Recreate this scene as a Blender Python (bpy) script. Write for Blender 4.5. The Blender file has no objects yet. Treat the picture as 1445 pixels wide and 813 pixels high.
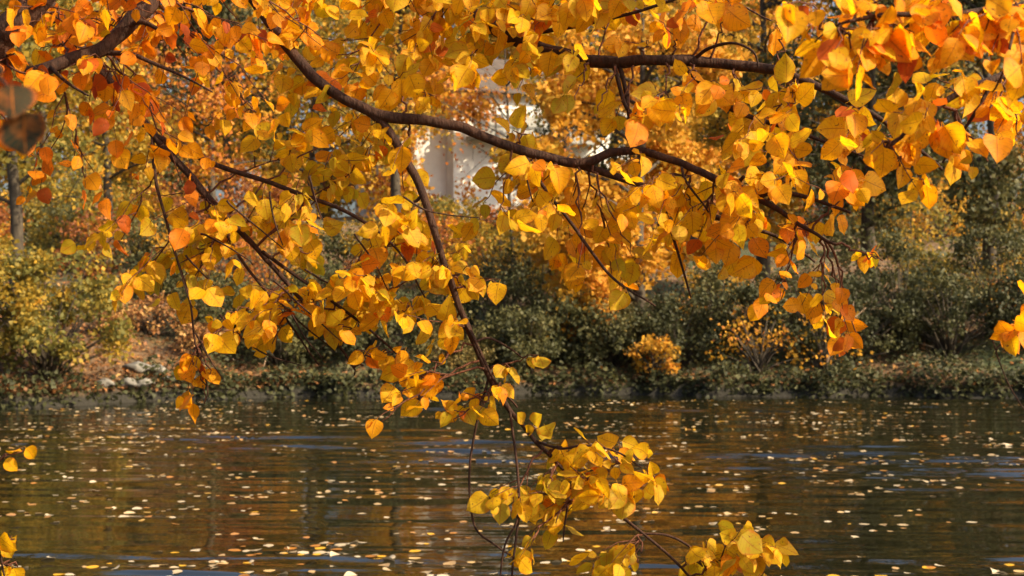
import bpy, math, random
import numpy as np
from mathutils import Vector, Matrix, noise as mnoise

random.seed(11)
rng = np.random.default_rng(11)
C = bpy.context.scene.collection
scn = bpy.context.scene

# ------------------------------------------------------------------ camera
W, H, F = 1445.0, 813.0, 1985.0
CZ, PITCH = 2.0, math.radians(0.87)
cam = bpy.data.cameras.new('camera'); camo = bpy.data.objects.new('camera', cam); C.objects.link(camo)
camo.location = (0, 0, CZ); camo.rotation_euler = (math.pi/2 + PITCH, 0, 0)
cam.sensor_width = 36; cam.lens = 36*F/W; cam.clip_start = 0.05; cam.clip_end = 2000
cam.dof.use_dof = True; cam.dof.focus_distance = 4.3; cam.dof.aperture_fstop = 7.1
scn.camera = camo
FW = np.array((0, math.cos(PITCH), math.sin(PITCH))); UP = np.array((0, -math.sin(PITCH), math.cos(PITCH)))
RT = np.array((1.0, 0, 0)); CP = np.array((0, 0, CZ))
def P(px, py, d):
    """a point seen in that direction, d metres ahead"""
    return CP + d*(FW + RT*((px-W/2)/F) + UP*((H/2-py)/F))

# ------------------------------------------------------------------ world and sun
SUN_AZ, SUN_EL = math.radians(114), math.radians(35)      # azimuth measured from +Y towards +X
w = bpy.data.worlds.new('World'); scn.world = w; w.use_nodes = True
nt = w.node_tree; bg = nt.nodes['Background']
sky = nt.nodes.new('ShaderNodeTexSky'); sky.sky_type = 'NISHITA'; sky.sun_disc = False
sky.sun_elevation = SUN_EL; sky.sun_rotation = SUN_AZ; sky.dust_density = 6.0; sky.air_density = 1.0
nt.links.new(sky.outputs[0], bg.inputs[0]); bg.inputs[1].default_value = 0.135
sl = bpy.data.lights.new('sun', 'SUN'); sl.energy = 5.0; sl.angle = math.radians(0.5); sl.color = (1, 0.82, 0.56)
so = bpy.data.objects.new('sun', sl); C.objects.link(so)
sd = Vector((math.sin(SUN_AZ)*math.cos(SUN_EL), math.cos(SUN_AZ)*math.cos(SUN_EL), math.sin(SUN_EL)))
so.rotation_euler = sd.to_track_quat('Z', 'Y').to_euler()
vs = scn.view_settings; vs.view_transform = 'Standard'; vs.look = 'None'; vs.gamma = 1; vs.exposure = 0.75

# ------------------------------------------------------------------ node helpers
class M:
    def __init__(s, name):
        s.m = bpy.data.materials.new(name); s.m.use_nodes = True; s.t = s.m.node_tree
        s.b = s.t.nodes['Principled BSDF']; s.out = s.t.nodes['Material Output']
    def n(s, typ, **kw):
        x = s.t.nodes.new('ShaderNode'+typ)
        for k, v in kw.items(): setattr(x, k, v)
        return x
    def l(s, a, b): s.t.links.new(a, b)
    def ramp(s, fac, stops):
        r = s.n('ValToRGB'); e = r.color_ramp.elements
        while len(e) < len(stops): e.new(0.5)
        for el, (p, c) in zip(e, stops): el.position = p; el.color = (*c, 1)
        if fac is not None: s.l(fac, r.inputs[0])
        return r.outputs[0]
    def noise(s, scale, detail=4, vec=None, rough=0.55):
        x = s.n('TexNoise'); x.inputs['Scale'].default_value = scale; x.inputs['Detail'].default_value = detail
        x.inputs['Roughness'].default_value = rough
        if vec is not None: s.l(vec, x.inputs['Vector'])
        return x.outputs['Fac']
    def obj(s): return s.n('TexCoord').outputs['Object']
    def mapped(s, scale, src=None):
        m = s.n('Mapping'); m.inputs['Scale'].default_value = scale
        s.l(src if src is not None else s.n('NewGeometry').outputs['Position'], m.inputs['Vector']); return m.outputs[0]
    def math(s, op, a, b=None, c=None, clamp=False):
        x = s.n('Math', operation=op); x.use_clamp = clamp
        for i, v in enumerate((a, b, c)):
            if v is None: continue
            if isinstance(v, (int, float)): x.inputs[i].default_value = v
            else: s.l(v, x.inputs[i])
        return x.outputs[0]
    def mix(s, f, a, b, blend='MIX'):
        x = s.n('Mix', data_type='RGBA', blend_type=blend)
        for sock, v in ((x.inputs[0], f), (x.inputs[6], a), (x.inputs[7], b)):
            if isinstance(v, (int, float)): sock.default_value = v
            elif isinstance(v, tuple): sock.default_value = (*v, 1)
            else: s.l(v, sock)
        return x.outputs[2]
    def bump(s, h, strength, dist=0.01):
        x = s.n('Bump'); x.inputs['Strength'].default_value = strength; x.inputs['Distance'].default_value = dist
        s.l(h, x.inputs['Height']); s.l(x.outputs[0], s.b.inputs['Normal']); return x
    def set(s, **kw):
        for k, v in kw.items(): s.b.inputs[k.replace('_', ' ')].default_value = v

def leaf_material(name, stops, transl=0.5, veins=True, rough=0.42):
    m = M(name)
    a = m.n('Attribute', attribute_name='tint').outputs['Fac']
    col = m.ramp(a, stops)
    geo = m.n('NewGeometry').outputs['Position']
    if veins:
        uv = m.n('UVMap'); uv.uv_map = 'UVMap'
        sep = m.n('SeparateXYZ'); m.l(uv.outputs[0], sep.inputs[0])
        au = m.math('ABSOLUTE', m.math('SUBTRACT', sep.outputs[0], 0.5))
        blot = m.noise(38, 3, geo)
        col = m.mix(m.math('MULTIPLY', m.math('SUBTRACT', blot, 0.50, clamp=True), 1.9, clamp=True), col, (0.62, 0.17, 0.012))
        spots = m.noise(130, 2, geo)
        col = m.mix(m.math('MULTIPLY', m.math('SUBTRACT', spots, 0.62, clamp=True), 7, clamp=True), col, (0.16, 0.045, 0.012))
        edge = m.math('MULTIPLY', m.math('SUBTRACT', m.math('ADD', au, m.math('MULTIPLY', blot, 0.23)), 0.50, clamp=True), 6.0, clamp=True)
        col = m.mix(m.math('MULTIPLY', edge, 0.75), col, (0.62, 0.13, 0.004))
        sv = m.math('SINE', m.math('MULTIPLY', m.math('SUBTRACT', sep.outputs[1], m.math('MULTIPLY', au, 0.55)), 52))
        sv = m.math('MULTIPLY', m.math('SUBTRACT', sv, 0.80, clamp=True), 2.4, clamp=True)
        mid = m.math('LESS_THAN', au, 0.022)
        col = m.mix(m.math('MULTIPLY', m.math('MAXIMUM', sv, mid), 0.6), col, (0.42, 0.12, 0.01))
        m.bump(m.math('MAXIMUM', sv, mid), 0.35, 0.002)
    m.l(col, m.b.inputs['Base Color']); m.set(Roughness=rough, Specular_IOR_Level=0.28)
    tr = m.n('BsdfTranslucent'); m.l(col, tr.inputs['Color'])
    mx = m.n('MixShader'); mx.inputs[0].default_value = transl
    m.l(m.b.outputs[0], mx.inputs[1]); m.l(tr.outputs[0], mx.inputs[2]); m.l(mx.outputs[0], m.out.inputs[0])
    return m.m

GOLD = [(0.0, (0.52, 0.38, 0.015)), (0.24, (0.93, 0.53, 0.006)), (0.5, (0.92, 0.34, 0.003)), (0.75, (0.80, 0.17, 0.005)), (1.0, (0.38, 0.06, 0.012))]
MAT = {}
MAT['gold_leaf'] = leaf_material('golden leaf', GOLD, 0.6, True, 0.58)
MAT['shaded_leaf'] = leaf_material('leaf with painted shade', [(0, (0.014, 0.022, 0.010)), (1, (0.030, 0.022, 0.010))], 0.08, True, 0.85)  # shade of the close leaves put into a dark, barely translucent colour
FARGOLD = [(0.0, (0.16, 0.15, 0.035)), (0.3, (0.42, 0.27, 0.03)), (0.55, (0.66, 0.33, 0.03)), (0.8, (0.55, 0.18, 0.03)), (1.0, (0.22, 0.08, 0.03))]
MAT['far_gold'] = leaf_material('far golden foliage', FARGOLD, 0.42, False, 0.6)
FARGREEN = [(0.0, (0.034, 0.038, 0.016)), (0.4, (0.078, 0.080, 0.030)), (0.7, (0.14, 0.125, 0.04)), (1.0, (0.26, 0.16, 0.04))]
MAT['far_green'] = leaf_material('far green foliage', FARGREEN, 0.3, False, 0.6)
LITTER = [(0.0, (0.06, 0.035, 0.02)), (0.4, (0.16, 0.085, 0.04)), (0.75, (0.34, 0.14, 0.04)), (1.0, (0.50, 0.30, 0.10))]
MAT['litter'] = leaf_material('fallen leaf', LITTER, 0.2, False, 0.6)
MAT['float'] = leaf_material('floating leaf', [(0.0, (0.42, 0.17, 0.025)), (0.35, (0.40, 0.27, 0.12)), (0.8, (0.58, 0.48, 0.32)), (1.0, (0.72, 0.38, 0.02))], 0.1, False, 0.35)

def bark(name, dark, light, scale=30):
    m = M(name); g = m.mapped((1, 1, 0.35))
    f = m.noise(scale, 6, g, 0.65)
    m.l(m.ramp(f, [(0.3, dark), (0.7, light)]), m.b.inputs['Base Color'])
    m.bump(m.noise(scale*2, 5, g), 0.9, 0.01); m.set(Roughness=0.85, Specular_IOR_Level=0.25)
    return m.m
MAT['bark'] = bark('dark red brown bark', (0.018, 0.008, 0.005), (0.065, 0.029, 0.016), 40)
MAT['twig'] = bark('red brown twig', (0.07, 0.024, 0.012), (0.16, 0.06, 0.03), 60)
MAT['dead'] = bark('pale dead twig', (0.30, 0.20, 0.12), (0.50, 0.36, 0.24), 40)
MAT['far_bark'] = bark('grey brown bark', (0.03, 0.024, 0.018), (0.10, 0.08, 0.055), 6)

def plain(name, c1, c2, scale, rough=0.8, bump=0.2):
    m = M(name); f = m.noise(scale, 6, m.n('NewGeometry').outputs['Position'])
    m.l(m.ramp(f, [(0.3, c1), (0.7, c2)]), m.b.inputs['Base Color']); m.set(Roughness=rough)
    if bump: m.bump(f, bump, 0.02)
    return m.m
MAT['wall'] = plain('pale render', (0.72, 0.71, 0.66), (0.84, 0.83, 0.78), 1.5, 0.9)
MAT['greywall'] = plain('grey panel', (0.33, 0.33, 0.30), (0.42, 0.42, 0.39), 2, 0.8)
MAT['roof'] = plain('brown roof tile', (0.06, 0.048, 0.04), (0.12, 0.09, 0.07), 3, 0.85)
MAT['rock'] = plain('grey stone', (0.07, 0.065, 0.055), (0.26, 0.24, 0.20), 7, 0.9, 0.6)
m = M('window glass'); m.set(Base_Color=(0.03, 0.035, 0.04, 1), Roughness=0.08); MAT['glass'] = m.m
MAT['frame'] = plain('grey frame', (0.10, 0.10, 0.10), (0.15, 0.15, 0.14), 3, 0.5, 0)

# ground: soil, leaf litter, moss and grass
m = M('bank soil with leaf litter'); g = m.n('NewGeometry').outputs['Position']
c = m.ramp(m.noise(1.7, 8, g, 0.7), [(0.32, (0.045, 0.030, 0.018)), (0.5, (0.12, 0.075, 0.035)), (0.68, (0.24, 0.13, 0.05))])
c = m.mix(m.math('MULTIPLY', m.math('SUBTRACT', m.noise(14, 3, g), 0.55, clamp=True), 5, clamp=True), c, (0.30, 0.13, 0.035))
gr = m.math('MULTIPLY', m.math('SUBTRACT', m.noise(0.16, 3, g), 0.46, clamp=True), 8, clamp=True)
c = m.mix(gr, c, m.ramp(m.noise(9, 5, g), [(0.35, (0.022, 0.035, 0.012)), (0.65, (0.075, 0.095, 0.03))]))
sz_ = m.n('SeparateXYZ'); m.l(g, sz_.inputs[0])
low_dark = m.math('SUBTRACT', 1.0, m.math('MULTIPLY', m.math('SUBTRACT', m.math('ADD', sz_.outputs[2], m.math('MULTIPLY', m.noise(3, 4, g), .25)), 0.30, clamp=True), 6, clamp=True))
c = m.mix(low_dark, c, (0.022, 0.019, 0.012))  # soil turns darker low down, around and below water level
m.l(c, m.b.inputs['Base Color']); m.set(Roughness=0.95); m.bump(m.noise(9, 8, g, 0.7), 0.8, 0.08); MAT['ground'] = m.m

# water: dark murky pond with long low ripples
m = M('dark lake water'); m.set(Base_Color=(0.007, 0.007, 0.003, 1), Roughness=0.02, IOR=1.36, Specular_IOR_Level=0.5)
m.bump(m.noise(1.0, 2, m.mapped((2.2, 11, 1))), 1.0, 0.002); MAT['water'] = m.m

# ------------------------------------------------------------------ mesh helpers
def link(name, me, mat, parent=None, smooth=True):
    o = bpy.data.objects.new(name, me); C.objects.link(o)
    if mat is not None and not me.materials: me.materials.append(mat)
    if parent is not None: o.parent = parent; o.matrix_parent_inverse = Matrix.Identity(4); o.location = -Vector(abspos(parent))
    if smooth and len(me.polygons): me.polygons.foreach_set('use_smooth', [True]*len(me.polygons))
    return o
def abspos(o):
    v = Vector(o.location)
    while o.parent: o = o.parent; v = v + Vector(o.location)
    return v
def tag(o, label, cat, group=None, kind=None):
    if label: o['label'] = label
    if cat: o['category'] = cat
    if group: o['group'] = group
    if kind: o['kind'] = kind
    return o
def thing(name, loc, label, cat, group=None):
    o = bpy.data.objects.new(name, None); C.objects.link(o); o.location = loc; o.empty_display_size = 0.2
    return tag(o, label, cat, group)

class Tubes:
    def __init__(s): s.v = []; s.f = []
    def add(s, pts, rads, sides=6, cap=True):
        pts = np.asarray(pts, float); n = len(pts); rads = np.asarray(rads, float)
        tan = np.gradient(pts, axis=0); tan /= np.linalg.norm(tan, axis=1)[:, None] + 1e-9
        ref = np.array((0.31, 0.83, 0.47)) if abs(tan[0][2]) > 0.8 else np.array((0.1, 0.2, 1.0))
        ang = np.linspace(0, 2*math.pi, sides, endpoint=False); base = len(s.v)
        for i in range(n):
            a = np.cross(tan[i], ref); a /= np.linalg.norm(a)+1e-9; bb = np.cross(tan[i], a)
            for t in ang: s.v.append(tuple(pts[i] + rads[i]*(math.cos(t)*a + math.sin(t)*bb)))
            ref = -bb
        for i in range(n-1):
            for j in range(sides):
                k = (j+1) % sides
                s.f.append((base+i*sides+j, base+i*sides+k, base+(i+1)*sides+k, base+(i+1)*sides+j))
        if cap:
            s.f.append(tuple(base+j for j in reversed(range(sides))))
            s.f.append(tuple(base+(n-1)*sides+j for j in range(sides)))
    def mesh(s, name):
        me = bpy.data.meshes.new(name); me.from_pydata(s.v, [], s.f); me.update(); return me

def spline(pts, per=8):
    """Catmull-Rom through (x,y,z,...) rows"""
    p = np.asarray(pts, float); p = np.vstack((2*p[0]-p[1], p, 2*p[-1]-p[-2])); out = []
    for i in range(1, len(p)-2):
        for k in range(per):
            t = k/per
            out.append(0.5*((2*p[i]) + (-p[i-1]+p[i+1])*t + (2*p[i-1]-5*p[i]+4*p[i+1]-p[i+2])*t*t + (-p[i-1]+3*p[i]-3*p[i+1]+p[i+2])*t**3))
    out.append(p[-2]); return np.array(out)
def wobble(pts, amp, freq=3.0):
    s = random.uniform(0, 100); out = pts.copy()
    for i in range(1, len(pts)-1):
        q = pts[i][:3]*freq
        nv = [mnoise.noise(Vector((q[0]+s+k*31.7, q[1]-s, q[2]+2*s-k*17.3))) for k in range(3)]
        out[i][:3] += amp*np.array(nv)
    return out

def leaf_template(rows):
    """ovate leaf with a short stalk and a pointed tip; five columns across"""
    prof = {9: [(0, .010), (.13, .010), (.155, .20), (.25, .40), (.41, .50), (.58, .49), (.75, .38), (.90, .18), (1.0, .008)],
            4: [(0, .02), (.35, .45), (.7, .38), (1.0, .02)]}[rows]
    cols = (-1, -.5, 0, .5, 1) if rows == 9 else (-1, 0, 1)
    V, UV, FC = [], [], []; nc = len(cols)
    for (t, hw) in prof:
        for c in cols:
            V.append((c*hw, t - .04*abs(c)*(1 if t > .2 else 0), abs(c)*hw)); UV.append((0.5+0.5*c, t))
    for r in range(rows-1):
        for c in range(nc-1):
            a = r*nc+c; FC.append((a, a+1, a+nc+1, a+nc))
    return np.array(V), np.array(UV), np.array(FC)
TPL7, TPL4 = leaf_template(9), leaf_template(4)
RH = (np.array([(0, 0, 0), (-.40, .5, .1), (0, 1, 0), (.40, .5, .1)]), np.array([(.5, 0), (0, .5), (.5, 1), (1, .5)]), np.array([(0, 1, 2, 3)]))

class Leaves:
    def __init__(s): s.p = []; s.d = []; s.n = []; s.L = []; s.t = []; s.w = []
    def add(s, p, d, n, L, t, w=0.8): s.p.append(p); s.d.append(d); s.n.append(n); s.L.append(L); s.t.append(t); s.w.append(w)
    def count(s): return len(s.p)
    def mesh(s, name, tpl=TPL7): return leaf_mesh(name, *[np.array(q, float) for q in (s.p, s.d, s.n, s.L, s.t, s.w)], tpl=tpl)

def leaf_mesh(name, p, d, n, L, t, w, tpl=TPL7, curl=0.22, fold=0.24, wave=0.035):
    V, UV, FC = tpl; N, k = len(p), len(V)
    d = d/(np.linalg.norm(d, axis=1)[:, None]+1e-9)
    x = np.cross(d, n); x /= np.linalg.norm(x, axis=1)[:, None]+1e-9
    n = np.cross(x, d)
    cu = rng.normal(0, curl, N)[:, None]; fo = rng.normal(fold*0.6, fold, N)[:, None]; tw = rng.normal(0, 0.35, N)[:, None]; sk = rng.normal(0, 0.10, N)[:, None]
    wv = rng.uniform(0, 6.28, N)[:, None]
    u = V[None, :, 0]*w[:, None]; v = np.repeat(V[None, :, 1], N, 0); e = V[None, :, 2]
    au = u*np.cos(tw*v); h = fo*np.abs(u)*1.0 + cu*v*v + u*np.sin(tw*v) + wave*np.sin(v*11+wv)*np.sign(u)*(e > 0.1)
    au = au + sk*v*(1-v)*2
    v2 = v*(1-0.25*np.abs(cu))
    co = p[:, None, :] + L[:, None, None]*(au[..., None]*x[:, None, :] + v2[..., None]*d[:, None, :] + h[..., None]*n[:, None, :])
    co = co.reshape(-1, 3).astype(np.float32)
    fc = (FC[None] + (np.arange(N)*k)[:, None, None]).reshape(-1, FC.shape[1])
    me = bpy.data.meshes.new(name); nf = len(fc); s = FC.shape[1]
    me.vertices.add(len(co)); me.vertices.foreach_set('co', co.ravel())
    me.loops.add(nf*s); me.loops.foreach_set('vertex_index', fc.ravel().astype(np.int32))
    me.polygons.add(nf); me.polygons.foreach_set('loop_start', np.arange(0, nf*s, s, dtype=np.int32))
    at = me.attributes.new('tint', 'FLOAT', 'POINT'); at.data.foreach_set('value', np.repeat(np.clip(t, 0, 1), k).astype(np.float32))
    uvl = me.uv_layers.new(name='UVMap'); uvl.data.foreach_set('uv', np.tile(UV, (N, 1))[fc.ravel()].astype(np.float32).ravel())
    me.update(calc_edges=True); me.validate(); return me

def rv(n=None): 
    v = rng.normal(0, 1, (n, 3) if n else 3)
    return v/(np.linalg.norm(v, axis=-1)[..., None] if n else np.linalg.norm(v))

# ------------------------------------------------------------------ terrain and water
def shore(x): return 32.0 + 0.7*math.sin(x*0.31+1) + 0.35*math.sin(x*0.9) + 0.16*math.sin(x*2.3+.6) + 0.08*math.sin(x*5.1) - 3.6/(1+math.exp((x+9.2)*1.6)) + 0.02*max(0, x)
def near_edge(x): return 7.0 + 0.5*math.sin(x*0.5)
def ground_z(x, y):
    t = y - shore(x); s = near_edge(x) - y
    nz = mnoise.noise(Vector((x*0.35, y*0.35, 0)))*0.22 + mnoise.noise(Vector((x*1.3, y*1.3, 4)))*0.06
    if s > 0: return min(0.5, -0.9 + 0.34*s + 0.0) + nz*0.35*min(1, s/4)
    if t < -0.05: return max(-1.3, -0.9 + 0.9*(t+3)/3*1.0 - 0.1) if t > -3 else -1.0 + 0*nz
    z = 0.30*min(1, (t+0.05)/0.12)
    if t > 0: z += 0.24*min(t, 7) + 0.115*max(0, min(t-7, 50)) + 0.02*max(0, t-57)
    return z + nz*min(1, t*0.6 if t > 0 else 0)
xs = np.unique(np.concatenate((np.arange(-24, 24.01, 0.5), np.linspace(-400, -24, 28), np.linspace(24, 400, 28))))
ys = np.unique(np.concatenate((np.linspace(-120, -6, 18), np.arange(-6, 9, 0.5), np.arange(9, 26, 2), np.arange(26, 36, 0.22), np.arange(36, 62, 0.8), np.linspace(62, 600, 60))))
vv = [(x, y, ground_z(x, y)) for y in ys for x in xs]; nx = len(xs)
ff = [(j*nx+i, j*nx+i+1, (j+1)*nx+i+1, (j+1)*nx+i) for j in range(len(ys)-1) for i in range(nx-1)]
me = bpy.data.meshes.new('ground'); me.from_pydata(vv, [], ff); tag(link('ground', me, MAT['ground']), None, None, None, 'structure')
WV = [(rng.normal(0, .30), l, rng.uniform(0, 6.28)) for l in np.geomspace(.22, 1.5, 16)]
def wave(x, y):
    """height of the small wind ripples, calm and ruffled patches"""
    g = 0.35 + 1.5*(0.5+0.5*np.sin(x*.21+1.3*np.sin(y*.33)+.7))*(0.5+0.5*np.sin(y*.62+.8*np.sin(x*.27)+2.0))
    z = 0
    for an, l, ph in WV: z = z + .0042*l*np.sin(2*math.pi/l*(x*math.sin(an)*.55+y*math.cos(an))+ph+1.2*np.sin(x*.9/l*.3+ph*3))
    return z*g
wx = np.unique(np.concatenate((np.linspace(-400, -17, 14), np.arange(-17, 17.01, .22), np.linspace(17, 400, 14)))); wy = np.concatenate((np.arange(3, 8, .25), np.arange(8, 33.5, .05), np.arange(33.5, 38.1, .5)))
X, Y = np.meshgrid(wx, wy); Z = wave(X, Y)*np.clip(1-(np.abs(X)-14)/3, 0, 1); nwx, nwy = len(wx), len(wy)
idx = np.arange(nwx*nwy).reshape(nwy, nwx); q = np.stack((idx[:-1, :-1], idx[:-1, 1:], idx[1:, 1:], idx[1:, :-1]), -1).reshape(-1, 4)
me = bpy.data.meshes.new('lake_water'); me.vertices.add(nwx*nwy); me.vertices.foreach_set('co', np.stack((X, Y, Z), -1).astype(np.float32).ravel())
me.loops.add(q.size); me.loops.foreach_set('vertex_index', q.ravel().astype(np.int32)); me.polygons.add(len(q)); me.polygons.foreach_set('loop_start', np.arange(0, q.size, 4, dtype=np.int32)); me.update(calc_edges=True)
tag(link('lake_water', me, MAT['water']), None, None, None, 'structure')

# ------------------------------------------------------------------ the overhanging tree
class Branch:
    """one limb of a near tree with its twigs and leaves"""
    def __init__(s, pts, sides=8, per=8, amp=0.012):
        q = []
        for it in pts:
            if it[0] == 'w': q.append((*it[1], it[2]))                          # world point, radius in metres
            else: px, py, d, r = it; q.append((*P(px, py, d), r*d/F))            # seen direction, distance, radius
        s.c = wobble(wobble(spline(q, per), amp, 4.0), amp*.45, 14.0); s.c[:, 3] *= np.array([1+.16*mnoise.noise(Vector(tuple(v[:3]*9))) for v in s.c]); s.t = Tubes(); s.tws = []; s.tw = Tubes(); s.lv = Leaves(); s.sides = sides
        s.t.add(s.c[:, :3], np.maximum(s.c[:, 3], 0.0015), sides)
    def side(s, pts, sides=6):
        q = [(*P(px, py, d), r*d/F) for px, py, d, r in pts]
        c = wobble(spline(q, 6), 0.006, 6.0); s.t.add(c[:, :3], np.maximum(c[:, 3], 0.0012), sides); return c
    def nearest(s, p, lo=0.0):
        k0 = int(lo*len(s.c)); dd = np.linalg.norm(s.c[k0:, :3]-p, axis=1); return s.c[k0+int(np.argmin(dd)), :3]
    def twig(s, a, e, r=0.0022, sag=0.06, leaf=0.075, tint=0.4, tsd=0.12, step=0.036, f0=0.2, kink=0.012):
        Ld = np.linalg.norm(e-a); n = max(4, int(Ld/0.05))
        mid = (a+e)/2 + np.array((0, 0, sag*Ld)) + rng.normal(0, 0.05*Ld, 3)
        tt = np.linspace(0, 1, n)[:, None]
        c = (1-tt)**2*a + 2*tt*(1-tt)*mid + tt*tt*e
        c[1:-1] += rng.normal(0, kink, (n-2, 3))*min(1, Ld*2)
        s.tw.add(c, np.linspace(r, r*0.35, n), 4)
        m = max(2, int(Ld*(1-f0)/step))
        for i in range(m):
            f = f0 + (1-f0)*(i+rng.uniform(-.3, .3)+0.5)/m; f = min(max(f, 0), 1)*(n-1); k = min(int(f), n-2); g = f-k
            p = c[k]*(1-g)+c[k+1]*g; td = c[k+1]-c[k]; td /= np.linalg.norm(td)+1e-9
            s.leaf(p, td, leaf, tint, tsd, i)
        s.leaf(c[-1], c[-1]-c[-2], leaf, tint, tsd, 0); return c
    def leaf(s, p, td, leaf, tint, tsd, i=0):
        sidev = np.cross(td, (0, 1, 0.2)); sidev /= np.linalg.norm(sidev)+1e-9
        d = sidev*(0.55 if i % 2 else -0.55) + td/ (np.linalg.norm(td)+1e-9)*0.35 + np.array((0, 0, -0.75)) + rng.normal(0, 0.38, 3)
        nn = np.array((0.15, -1.0, 0.35)) + rng.normal(0, 0.75, 3)
        t = rng.normal(tint, tsd)
        if rng.random() < 0.08: t += rng.uniform(.2, .6)
        s.lv.add(p, d, nn, leaf*rng.choice((rng.uniform(.42, .8), rng.uniform(.8, 1.28)), p=(.35, .65)), t-.15, rng.uniform(0.54, 0.86))
    def cluster(s, px, py, rx, ry, d, n, leaf=0.075, tint=0.4, tsd=0.12, stem=None, dd=0.35, step=0.047, lo=0.0):
        n = max(1, int(n*0.95+0.5)); leaf *= 0.98; py -= 9
        s.tw = Tubes(); s.tws.append(s.tw); cen = P(px, py, d)
        a = P(*stem) if stem else s.nearest(cen, lo)
        a = s.nearest(a, lo) if stem is None else a
        e = P(px+0.35*rx, py+0.35*ry, d)
        L = np.linalg.norm(e-a)
        tt = np.linspace(0, 1, 12)[:, None]; mid = (a+e)/2+np.array((0, 0, 0.12*L))+rng.normal(0, 0.04*L, 3)
        st = (1-tt)**2*a+2*tt*(1-tt)*mid+tt*tt*e; st[1:-1] += rng.normal(0, 0.006, (10, 3))
        if stem is not None:
            st = np.vstack((s.nearest(a, lo)[None], st))
        s.tw.add(st, np.linspace(0.0042, 0.0016, len(st)), 5)
        for i in range(n):
            while True:
                qx, qy = rng.uniform(-1, 1, 2)
                if qx*qx+qy*qy < 1: break
            e2 = P(px+qx*rx, py+qy*ry, d+rng.uniform(-dd, dd))
            k = int(np.argmin(np.linalg.norm(st[3:]-(e2+np.array((-0.08, 0, 0.16))), axis=1)))+3
            k = max(2, min(len(st)-1, k - rng.integers(0, 3)))
            s.twig(st[k], e2, leaf=leaf, tint=tint, tsd=tsd, step=step, f0=0.15)
    def build(s, parent, label=None):
        o = link('branch', s.t.mesh('branch'), MAT['bark'], parent)
        if label: o['label'] = label
        for tw in (s.tws or [s.tw]):
            if tw.v: link('twig', tw.mesh('twig'), MAT['twig'], o)
        if s.lv.count(): link('foliage', s.lv.mesh('foliage'), MAT['gold_leaf'], o)
        return o

TA = (-3.3, 4.7)
treeA = thing('overhanging_tree', (TA[0], TA[1], ground_z(*TA)), 'golden leaved tree on the near bank whose drooping branches hang across the lake view', 'tree')
tk = Tubes()
tp = wobble(spline([(-3.3, 4.7, ground_z(*TA)-0.2, .27), (-3.28, 4.7, 0.9, .20), (-3.2, 4.72, 2.4, .18), (-3.05, 4.75, 4.0, .16), (-2.9, 4.8, 5.6, .13), (-2.7, 4.9, 7.4, .09), (-2.6, 5.0, 9.2, .03)], 6), 0.03, 1.0)
tk.add(tp[:, :3], tp[:, 3], 14); link('trunk', tk.mesh('trunk'), MAT['bark'], treeA)
def tz(z):
    k = int(np.argmin(np.abs(tp[:, 2]-z))); return ('w', tuple(tp[k, :3]))
def root(z, r): return ('w', tz(z)[1], r)

# limb rising through the upper left corner
b = Branch([root(2.2, .07), ('w', (-2.3, 4.1, 2.85), .055), (-60, 110, 3.7, 25), (5, 48, 3.6, 23), (45, 5, 3.6, 21), (110, -80, 3.6, 18), (230, -230, 3.7, 14), (420, -430, 3.9, 6)])
for (x, y, rx, ry, d, n, t) in ((70, 30, 90, 50, 3.75, 9, .55), (40, 120, 70, 55, 3.5, 6, .60), (30, 215, 60, 45, 3.9, 3, .60), (180, 25, 90, 45, 3.9, 9, .56), (300, 20, 100, 45, 4.1, 11, .52),
                             (200, -120, 150, 70, 3.8, 7, .5), (400, -300, 150, 90, 3.9, 7, .5)):
    b.cluster(x, y, rx, ry, d, n, 0.062, t+.10, 0.12)
b.build(treeA, 'thick dark limb crossing the upper left corner')
# arching limb that droops back to the left
b = Branch([root(5.2, .06), (-260, -600, 4.4, 20), (60, -330, 4.1, 16), (225, -110, 4.0, 13), (222, -8, 3.95, 12), (188, 25, 3.9, 11), (165, 52, 3.9, 10.5), (142, 72, 3.88, 10), (100, 82, 3.85, 10), (62, 97, 3.8, 9), (35, 98, 3.8, 5), (0, 87, 3.75, 3), (-60, 80, 3.7, 1.5)])
b.side([(168, 48, 3.9, 4), (195, 33, 3.88, 4), (222, 42, 3.86, 3), (246, 60, 3.85, 2)])
b.side([(150, 74, 3.88, 4), (185, 77, 3.85, 3.4), (215, 90, 3.84, 3), (255, 108, 3.82, 2), (300, 130, 3.8, 1.2)])
b.side([(72, 95, 3.8, 3), (95, 115, 3.75, 2.4), (125, 135, 3.72, 1.5)])
for (x, y, rx, ry, d, n, t) in ((120, 35, 95, 40, 4.2, 9, .55), (235, 85, 80, 45, 4.1, 9, .56), (150, 130, 85, 45, 3.9, 9, .58), (330, 75, 90, 45, 4.2, 10, .52), (200, 165, 80, 40, 4.1, 6, .56),
                             (60, 60, 60, 40, 4.1, 5, .58), (420, 40, 90, 55, 4.3, 9, .48), (330, 150, 90, 50, 4.3, 8, .50), (100, 260, 80, 60, 4.1, 5, .55), (230, 250, 80, 55, 4.2, 5, .52), (120, -160, 150, 70, 4.1, 5, .5)):
    b.cluster(x, y, rx, ry, d, n, 0.062, t+.10, 0.12)
b.build(treeA, 'arching dark limb that bends back to the left')
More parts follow.
